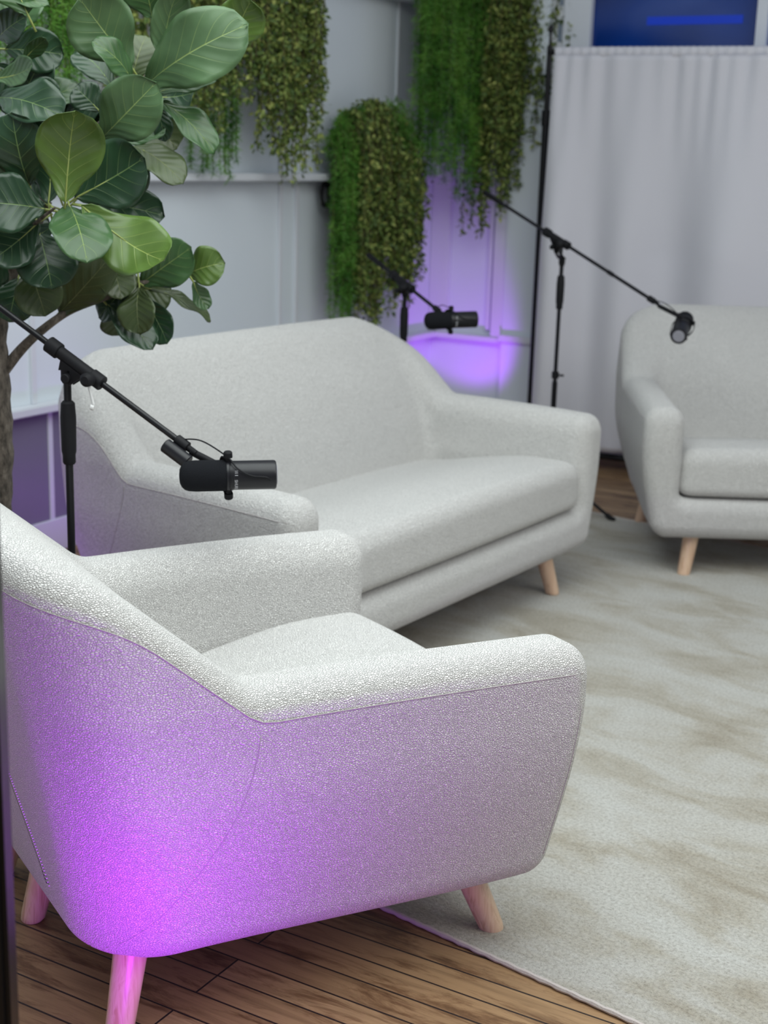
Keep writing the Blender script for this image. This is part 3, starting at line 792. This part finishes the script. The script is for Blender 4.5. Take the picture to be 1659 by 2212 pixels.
s1, d1 = boom_stand((-.666, 2.92, 0), .965, (-.642, 2.905, .982), (-.873, 2.98, 1.124), (-.418, 2.835, .836), 182,
    'nearest black boom microphone stand, between the fig tree and the near armchair', rear_grip=False, lever=True)
s2, d2 = boom_stand((.055, 5.47, 0), .915, (.063, 5.45, .935), (-.087, 5.62, 1.028), (.170, 5.25, .868), 150,
    'smallest-looking black boom microphone stand, behind the sofa back, below the hanging plants')
s3, d3 = boom_stand((.681, 5.75, 0), 1.03, (.692, 5.73, 1.052), (.382, 6.00, 1.270), (.960, 5.27, .925), 129,
    'black boom microphone stand behind the sofa arm, reaching over the right armchair')
# stub barrel of the first boom
def barrel(bm):
    c0 = Vector((-.449, 2.822, .833)); add_cyl(bm, c0, c0 + d1 * .062, .0150, .0150, 28, .002)
o = part('adapter_barrel', barrel, M['mic'], s1); o.matrix_parent_inverse = Matrix.Translation(-s1.location)
mic = make_mic()
mics = [mic, copy_tree(mic), copy_tree(mic)]
pose_mic(mics[0], (-.413, 2.775, .779), (-.222, 2.800, .783), (.10, -.12, 1), (-.398, 2.828, .820),
    'largest-looking black broadcast microphone, hanging on the nearest boom above the sofa arm', (-.42, 2.835, .842))
pose_mic(mics[1], (.125, 5.12, .838), (.31, 5.16, .845), (.02, -.1, 1), (.185, 5.225, .858),
    'black broadcast microphone seen side-on against the purple-lit wall corner', (.17, 5.25, .872))
pose_mic(mics[2], (1.062, 5.12, .878), (1.010, 4.955, .835), (-.2, .2, 1), (.985, 5.235, .905),
    'black broadcast microphone seen end-on in front of the right armchair', (.96, 5.27, .925))

# ------------------------------------------------------------------ fig tree
tree = empty('fiddle_leaf_fig', (-.892, 3.2, 0)); tag(tree, 'tall artificial fiddle leaf fig with large glossy green leaves at the left edge', 'plant')
TI = Matrix.Translation((.892, -3.2, 0))
def tch(name, f, m, auto=60):
    o = part(name, f, m, tree, auto); o.matrix_parent_inverse = TI; return o
def trunk(bm):
    pts = catmull([(-.900, 3.2, .20), (-.897, 3.2, .40), (-.905, 3.205, .60), (-.893, 3.195, .80), (-.897, 3.2, .98), (-.868, 3.2, 1.12), (-.80, 3.2, 1.25), (-.77, 3.2, 1.30)], 8)
    n = len(pts); add_tube(bm, pts, [(.040 - .022 * (i / n) ** 2) * (1 + .06 * math.sin(i * 1.9) + .04 * math.sin(i * .7)) for i in range(n)], 20)
tch('trunk', trunk, M['bark'])
BR = dict(b1=[(-.872, 3.2, .916), (-.833, 3.2, .964), (-.785, 3.19, 1.008), (-.721, 3.2, 1.054), (-.632, 3.2, 1.09), (-.564, 3.2, 1.121), (-.46, 3.2, 1.136)],
    b2=[(-.85, 3.19, 1.14), (-.81, 3.12, 1.21), (-.759, 3.05, 1.25), (-.700, 3.0, 1.290)],
    b3=[(-.808, 3.2, 1.24), (-.712, 3.2, 1.4), (-.619, 3.18, 1.481), (-.552, 3.15, 1.547), (-.508, 3.15, 1.585)],
    b4=[(-.552, 3.15, 1.547), (-.458, 3.17, 1.582), (-.366, 3.18, 1.621)],
    b5=[(-.84, 3.2, 1.18), (-.887, 3.2, 1.326), (-.90, 3.2, 1.46), (-.91, 3.2, 1.60)])
for k, p in BR.items():
    r_ = .0135 if k == 'b1' else .009
    tch('branch', lambda bm: add_tube(bm, catmull(p, 6), [r_ * (1 - .72 * (i / (6 * (len(p) - 1)))) for i in range(6 * (len(p) - 1) + 1)], 10), M['bark'])
LM = [leaf_mat('leaf_dark', (.020, .052, .024), (.07, .11, .05), (.15, .24, .08), 6, .30), leaf_mat('leaf_mid', (.045, .105, .035), (.10, .16, .07), (.22, .31, .09), 6, .34),
      leaf_mat('leaf_bright', (.085, .150, .030), (.14, .2, .07), (.30, .38, .10), 6, .32), leaf_mat('leaf_pale', (.075, .145, .06), (.11, .18, .08), (.26, .36, .12), 7, .42),
      leaf_mat('leaf_olive', (.05, .075, .025), (.08, .10, .045), (.16, .19, .07), 7, .36)]
def leaf_w(t):
    # fiddle leaf half-width along its length: a small lobe, a slight waist, then the broad upper blade
    w = (max(0, 1 - abs(2 * t - 1) ** 2.6)) ** .52 * (.42 + .58 * sst((t + .02) / .62))
    return max(w, 0) * (1 - .10 * math.exp(-((t - .2) / .07) ** 2))
def sst(t): t = max(0, min(1, t)); return t * t * (3 - 2 * t)
rl = random.Random(21)
for c, n_, r0_, r1_ in (((-.715, 3.16, 1.28), 9, .05, .17), ((-.86, 3.28, 1.46), 9, .04, .17), ((-.60, 3.27, 1.52), 6, .04, .15), ((-.95, 3.25, 1.25), 8, .04, .17), ((-.62, 3.24, 1.10), 4, .03, .12), ((-.90, 3.25, 1.62), 6, .04, .16)):
    for q in range(n_):
        a_ = q / n_ * 2 * PI + rl.uniform(-.3, .3); d_ = Vector((math.cos(a_), rl.uniform(-.1, .5), math.sin(a_) * .9)).normalized()
        p0 = Vector(c) + d_ * r0_; p1 = Vector(c) + d_ * r1_; nn_ = Vector((rl.uniform(-.5, .5), -1, rl.uniform(.1, .8)))
        LEAVES.append((*p0, *p1, rl.uniform(.075, .105), *nn_, rl.choice((0, 0, 0, 1, 4))))
lv = bmesh.new(); uvl = lv.loops.layers.uv.new('UVMap')
pet = bmesh.new()
for i, (ax, ay, az_, bx, by, bz, w, nx, ny, nz, k) in enumerate(LEAVES):
    a = Vector((ax, ay, az_)); b = Vector((bx, by, bz)); L = (b - a) * 1.05; ln = L.length; u = L.normalized(); w *= 1.14
    n = Vector((nx, ny, nz)).normalized(); n = (n - u * n.dot(u)).normalized(); s = u.cross(n)
    rr = random.Random(i); curl = rr.uniform(.05, .16) * (1 if rr.random() < .75 else -1); foldv = rr.uniform(.08, .24); ph = rr.uniform(0, 6)
    NU, NV = 18, 12
    g = []
    for q in range(NU + 1):
        t = q / NU; hw = leaf_w(t) * w * .5; row = []
        for c in range(NV + 1):
            v = (c / NV) * 2 - 1
            out = foldv * abs(v) ** 1.3 * hw * 1.0 - curl * ln * (2 * t - 1) ** 2 + .030 * ln * math.sin(t * 13 + ph + (1.6 if v > 0 else 0)) * abs(v) ** 2
            p = a + u * (ln * (t - .03 * (1 - abs(v)) * 0)) + s * (hw * v) + n * (out + curl * ln * .5)
            row.append(lv.verts.new(p))
        g.append(row)
    for q in range(NU):
        for c in range(NV):
            try: f = lv.faces.new((g[q][c], g[q + 1][c], g[q + 1][c + 1], g[q][c + 1]))
            except ValueError: continue
            f.material_index = k; f.smooth = True
            for lp, (qq, cc) in zip(f.loops, ((q, c), (q + 1, c), (q + 1, c + 1), (q, c + 1))): lp[uvl].uv = (cc / NV, qq / NU)
    mb = [a + u * (ln * t) + n * (-curl * ln * (2 * t - 1) ** 2 + curl * ln * .5 - .0008) for t in (0, .25, .5)]
    add_tube(pet, [a - u * .035 - Vector((0, 0, .004))] + mb, [.0024, .0024, .0018, .0010], 6)
bmesh.ops.remove_doubles(lv, verts=lv.verts, dist=.00005)
pm = bm_mesh('petioles', pet); n0 = len(lv.faces); lv.from_mesh(pm); lv.faces.ensure_lookup_table()
for f in lv.faces[n0:]: f.material_index = 5
me = bpy.data.meshes.new('foliage'); lv.to_mesh(me); lv.free(); bpy.data.meshes.remove(pm)
fo = link('foliage', me, LM + [M['petiole']], tree); fo.matrix_parent_inverse = TI
so = fo.modifiers.new('s', 'SOLIDIFY'); so.thickness = .0006
tch('pot', lambda bm: add_lathe(bm, [(0, .115), (.01, .125), (.20, .155), (.22, .16), (.225, .155), (.215, .147), (.19, .143)], (-.90, 3.2, 0), (-.90, 3.2, 1), 40), M['pot'], 35)
tch('soil', lambda bm: add_cyl(bm, (-.90, 3.2, .15), (-.90, 3.2, .205), .140), M['soil'])

# ------------------------------------------------------------------ hanging greenery
VM = [foliage_mat('vine_olive', [(.06, .11, .02), (.17, .23, .05), (.42, .45, .13)], 26.0), foliage_mat('vine_dark', [(.03, .06, .018), (.08, .14, .035), (.18, .24, .06)], 22.0),
      foliage_mat('fern_green', [(.03, .12, .012), (.085, .24, .03), (.17, .36, .055)], 9.0)]
def hang_vine(name, label, top_pts, lengths, nstr, leaf, mats, seed, drop_out=.10, group=None, box=None, density=190, spread=.035):
    """strands start in a box around top_pts (list of (s,out,z)) and drop"""
    rg = random.Random(seed); nz = np.random.default_rng(seed)
    root = empty(name, tuple(W(*top_pts[0]))); tag(root, label, 'hanging plant', group)
    V = []; F = []; MI = []; TW = bmesh.new(); nv = 0
    for k in range(nstr):
        q = k / max(1, nstr - 1) * (len(top_pts) - 1); i = min(int(q), len(top_pts) - 2); t = q - i
        A, B = top_pts[i], top_pts[i + 1]
        s = A[0] + (B[0] - A[0]) * t + rg.gauss(0, .018); z = A[2] + (B[2] - A[2]) * t + rg.uniform(-.03, .03); out = A[1] + (B[1] - A[1]) * t + rg.uniform(-.03, .03)
        ql = t + i; ll = lengths; j = min(int(ql / (len(top_pts) - 1) * (len(ll) - 1)), len(ll) - 2); tt = ql / (len(top_pts) - 1) * (len(ll) - 1) - j
        Ln = (ll[j] + (ll[j + 1] - ll[j]) * tt) * rg.uniform(.55, 1.04)
        o2 = rg.uniform(.02, drop_out); n = 14; pts = []; ph = rg.uniform(0, 6); ds = rg.gauss(0, spread)
        for m in range(n + 1):
            u = m / n
            zz = z + .045 * math.sin(min(1, u * 5) * PI) * (1 if u < .2 else 0) - Ln * max(0, u - .04)
            pts.append(W(s + ds * u + .012 * math.sin(u * 9 + ph), out + o2 * sst(u * 4) + .012 * math.cos(u * 7 + ph), zz))
        add_tube(TW, pts, [.0016] * (n + 1), 4)
        nl = int(density * Ln)
        for _ in range(nl):
            u = rg.random() ** .92 * n; m = min(int(u), n - 1); p = pts[m].lerp(pts[m + 1], u - m)
            d = Vector((rg.gauss(0, 1), rg.gauss(0, 1), rg.gauss(-.75, .8))).normalized(); sz = leaf * rg.uniform(.6, 1.25)
            sd = d.cross(Vector((rg.gauss(0, 1), rg.gauss(0, 1), rg.gauss(0, 1)))).normalized(); nn = d.cross(sd)
            p = p + Vector((rg.gauss(0, .010), rg.gauss(0, .010), 0)); wd = sz * .24
            V += [p, p + d * sz * .45 + sd * wd + nn * sz * .06, p + d * sz, p + d * sz * .45 - sd * wd + nn * sz * .06]
            F.append((nv, nv + 1, nv + 2, nv + 3)); MI.append(0 if rg.random() < mats else 1); nv += 4
    me = np_mesh('foliage', np.array([tuple(v) for v in V]), F, False)
    me.materials.append(VM[0]); me.materials.append(VM[1]); me.polygons.foreach_set('material_index', np.array(MI[:len(me.polygons)], np.int32))
    fo = link('foliage', me, None, root); fo.matrix_parent_inverse = Matrix.Translation(-root.location)
    tw = link('stems', bm_mesh('stems', TW), M['twig'], root); tw.matrix_parent_inverse = Matrix.Translation(-root.location)
    if box:
        bx = part('planter', lambda bm: wbox(bm, MW, *box, .006), M['pot'], root); bx.matrix_parent_inverse = Matrix.Translation(-root.location)
    return root
def hang_fern(name, label, top_pts, lengths, nstr, seed, group=None, hair=.030, density=560):
    rg = random.Random(seed); root = empty(name, tuple(W(*top_pts[0]))); tag(root, label, 'hanging plant', group)
    V = []; F = []; nv = 0; TW = bmesh.new()
    for k in range(nstr):
        q = k / max(1, nstr - 1) * (len(top_pts) - 1); i = min(int(q), len(top_pts) - 2); t = q - i
        A, B = top_pts[i], top_pts[i + 1]
        s = A[0] + (B[0] - A[0]) * t + rg.gauss(0, .015); z = A[2] + (B[2] - A[2]) * t + rg.uniform(-.03, .03); out = A[1] + (B[1] - A[1]) * t + rg.uniform(-.02, .03)
        j = min(int(q / (len(top_pts) - 1) * (len(lengths) - 1)), len(lengths) - 2); tt = q / (len(top_pts) - 1) * (len(lengths) - 1) - j
        Ln = (lengths[j] + (lengths[j + 1] - lengths[j]) * tt) * rg.uniform(.6, 1.0); ph = rg.uniform(0, 6); o2 = rg.uniform(.01, .08); n = 12; pts = []
        for m in range(n + 1):
            u = m / n
            pts.append(W(s + .012 * math.sin(u * 7 + ph), out + o2 * sst(u * 4) + .01 * math.cos(u * 5 + ph), z + .04 * math.sin(min(1, u * 5) * PI) * (1 if u < .2 else 0) - Ln * max(0, u - .04)))
        add_tube(TW, pts, [.0012] * (n + 1), 4)
        for _ in range(int(density * Ln)):
            u = rg.random() * n; m = min(int(u), n - 1); p = pts[m].lerp(pts[m + 1], u - m)
            d = Vector((rg.gauss(0, 1), rg.gauss(0, 1), rg.gauss(-.5, .8))).normalized(); sz = hair * rg.uniform(.5, 1.2)
            sd = d.cross(Vector((rg.gauss(0, 1), rg.gauss(0, 1), rg.gauss(0, 1)))).normalized() * .0016
            V += [p - sd, p + sd, p + d * sz + sd * .4, p + d * sz - sd * .4]; F.append((nv, nv + 1, nv + 2, nv + 3)); nv += 4
    me = np_mesh('foliage', np.array([tuple(v) for v in V]), F, False); me.materials.append(VM[2])
    fo = link('foliage', me, None, root); fo.matrix_parent_inverse = Matrix.Translation(-root.location)
    tw = link('stems', bm_mesh('stems', TW), M['twig'], root); tw.matrix_parent_inverse = Matrix.Translation(-root.location)
    return root
G1 = 'artificial greenery hanging on the left wall'
# middle bunch
hang_fern('hanging_fern', 'bright green feathery hanging fern on the left side of the middle bunch', [(1.19, .10, 1.42), (1.10, .11, 1.54), (.98, .12, 1.58)], [.80, .95, .85], 44, 11, G1)
hang_vine('hanging_vine', 'thick olive leafed hanging vine of the middle bunch, drooping behind the sofa back', [(1.06, .12, 1.56), (.88, .13, 1.61), (.66, .12, 1.55), (.48, .10, 1.46)], [.95, 1.0, .86, .62], 125, .029, .55, 12, group=G1, box=(.62, 1.00, .0, .10, 1.44, 1.52))
hang_fern('hanging_fern', 'short feathery fern tuft at the top right of the middle bunch', [(.80, .15, 1.62), (.66, .14, 1.60), (.56, .12, 1.52)], [.25, .30, .25], 22, 13, G1)
# right bunch, near the corner
hang_fern('hanging_fern', 'bright green feathery hanging fern left in the tallest bunch near the corner', [(.60, .16, 2.35), (.44, .22, 2.38), (.20, .28, 2.38)], [1.05, 1.15, 1.40], 70, 14, G1, .034)
hang_vine('hanging_vine', 'long olive leafed hanging vine in the tallest bunch near the corner', [(.24, .28, 2.38), (.10, .36, 2.38), (.0, .46, 2.36), (.0, .56, 2.34)], [1.36, 1.22, .95, .55], 150, .031, .6, 15, drop_out=.12, group=G1, box=(.02, .42, .0, .30, 2.2, 2.34))
# left bunch, behind the fig
hang_vine('hanging_vine', 'wide olive leafed hanging vine behind the fig leaves at the top left', [(2.80, .16, 2.12), (2.30, .18, 2.14), (1.95, .18, 2.14), (1.62, .16, 2.12), (1.42, .14, 2.08)], [.55, .72, .66, .90, .55], 160, .028, .6, 16, group=G1, box=(1.5, 2.6, .0, .14, 2.0, 2.1))
hang_fern('hanging_fern', 'dark green feathery fern at the far top left behind the fig leaves', [(3.28, .18, 2.12), (3.05, .20, 2.14), (2.86, .18, 2.12)], [.60, .68, .62], 60, 17, G1)
hang_fern('hanging_fern', 'small feathery fern strands showing between the fig leaves and the window ledge', [(2.15, .10, 1.70), (2.02, .12, 1.72), (1.90, .10, 1.70)], [.42, .45, .40], 20, 18, G1)
cb = part('cable_loop', lambda bm: add_tube(bm, [W(1.10 + .035 * math.cos(t), .05 + .01 * math.sin(t * .5), 1.235 + .05 * math.sin(t)) for t in [i * .3 for i in range(40)]], .007, 8), M['rubber'])
tag(cb, 'small black cable loop hanging under the end of the window ledge', 'cable')

# ------------------------------------------------------------------ black post at the left edge
post = empty('light_stand', (-.40, 1.30, 0)); tag(post, 'out of focus black upright post at the lower left edge of the photo', 'stand')
def pc(name, f, m): o = part(name, f, m, post); o.matrix_parent_inverse = Matrix.Translation((.40, -1.30, 0)); return o
pc('pole', lambda bm: add_box(bm, (-.393, 1.30, .68), (.050, .040, 1.34), None, .006), M['black'])
pc('foot_plate', lambda bm: add_box(bm, (-.42, 1.24, .006), (.16, .20, .012), None, .003), M['black'])
# slim led batten that washes the near armchair, clipped low on the post
led = empty('led_batten', (-.28, 1.58, 0)); tag(led, 'low floor led batten washing the near armchair purple', 'lamp')
o = part('housing', lambda bm: add_box(bm, (-.28, 1.58, .025), (.30, .05, .05), Matrix.Translation((-.28, 1.58, 0)) @ Matrix.Rotation(R(-12), 4, 'Z') @ Matrix.Translation((.28, -1.58, 0)), .006), M['black'], led); o.matrix_parent_inverse = Matrix.Translation((.28, -1.58, 0))

# ------------------------------------------------------------------ light
def area(name, loc, tgt, sx, sy, power, col, spread=180):
    l = bpy.data.lights.new(name, 'AREA'); l.shape = 'RECTANGLE'; l.size = sx; l.size_y = sy; l.energy = power; l.color = col; l.spread = R(spread)
    o = bpy.data.objects.new(name, l); COL.objects.link(o); o.location = loc
    o.rotation_euler = (Vector(tgt) - Vector(loc)).to_track_quat('-Z', 'Y').to_euler(); return o
def spot(name, loc, tgt, power, col, ang, blend=.8, size=.04):
    l = bpy.data.lights.new(name, 'SPOT'); l.energy = power; l.color = col; l.spot_size = R(ang); l.spot_blend = blend; l.shadow_soft_size = size
    o = bpy.data.objects.new(name, l); COL.objects.link(o); o.location = loc
    o.rotation_euler = (Vector(tgt) - Vector(loc)).to_track_quat('-Z', 'Y').to_euler(); return o
PUR = (.42, .05, 1.0)
area('ceiling_softbox', (.2, 2.3, 3.1), (.2, 2.3, 0), 3.0, 3.0, 104, (.93, 1.0, .98))
area('ceiling_softbox', (2.8, 1.2, 2.9), (1.2, 3.2, 0), 2.4, 1.6, 38, (1.0, .98, .94))
area('purple_batten_light', (-.28, 1.58, .056), (-.38, 2.05, .62), .20, .03, 3.7, (.46, .01, 1.0), 140)
spot('purple_corner_light', tuple(W(.50, .55, .10)), tuple(Bk(.16, 0, .66)), 17, PUR, 56, .5)
spot('purple_wall_light', tuple(W(2.55, .50, .10)), tuple(W(2.9, 0, .40)), 3, PUR, 100, .9)
spot('purple_rim_light', (-1.30, 3.60, .10), (-.88, 3.72, .50), 4, PUR, 80, .9)
w = bpy.data.worlds.new('room_ambient'); scene.world = w; w.use_nodes = True
bg = w.node_tree.nodes['Background']; bg.inputs[0].default_value = (.84, .90, 1.0, 1); bg.inputs[1].default_value = .29

# ------------------------------------------------------------------ camera
cam = bpy.data.cameras.new('camera'); co = bpy.data.objects.new('camera', cam); COL.objects.link(co); scene.camera = co
p_, r_ = R(14.2), .03
Fv = Vector((0, math.cos(p_), -math.sin(p_))); R0 = Vector((1, 0, 0)); U0 = Vector((0, math.sin(p_), math.cos(p_)))
Rv = R0 * math.cos(r_) + U0 * math.sin(r_); Uv = U0 * math.cos(r_) - R0 * math.sin(r_)
co.matrix_world = Matrix.Translation((0, 0, 1.42)) @ Matrix((Rv, Uv, -Fv)).transposed().to_4x4()
cam.sensor_fit = 'VERTICAL'; cam.sensor_height = 36; cam.lens = 3065 / 2212 * 36; cam.clip_start = .05
cam.dof.use_dof = True; cam.dof.focus_distance = 2.35; cam.dof.aperture_fstop = 5.2
vs = scene.view_settings; vs.view_transform = 'Standard'; vs.look = 'None'; vs.exposure = 0.15; vs.gamma = 1; vs.use_curve_mapping = False
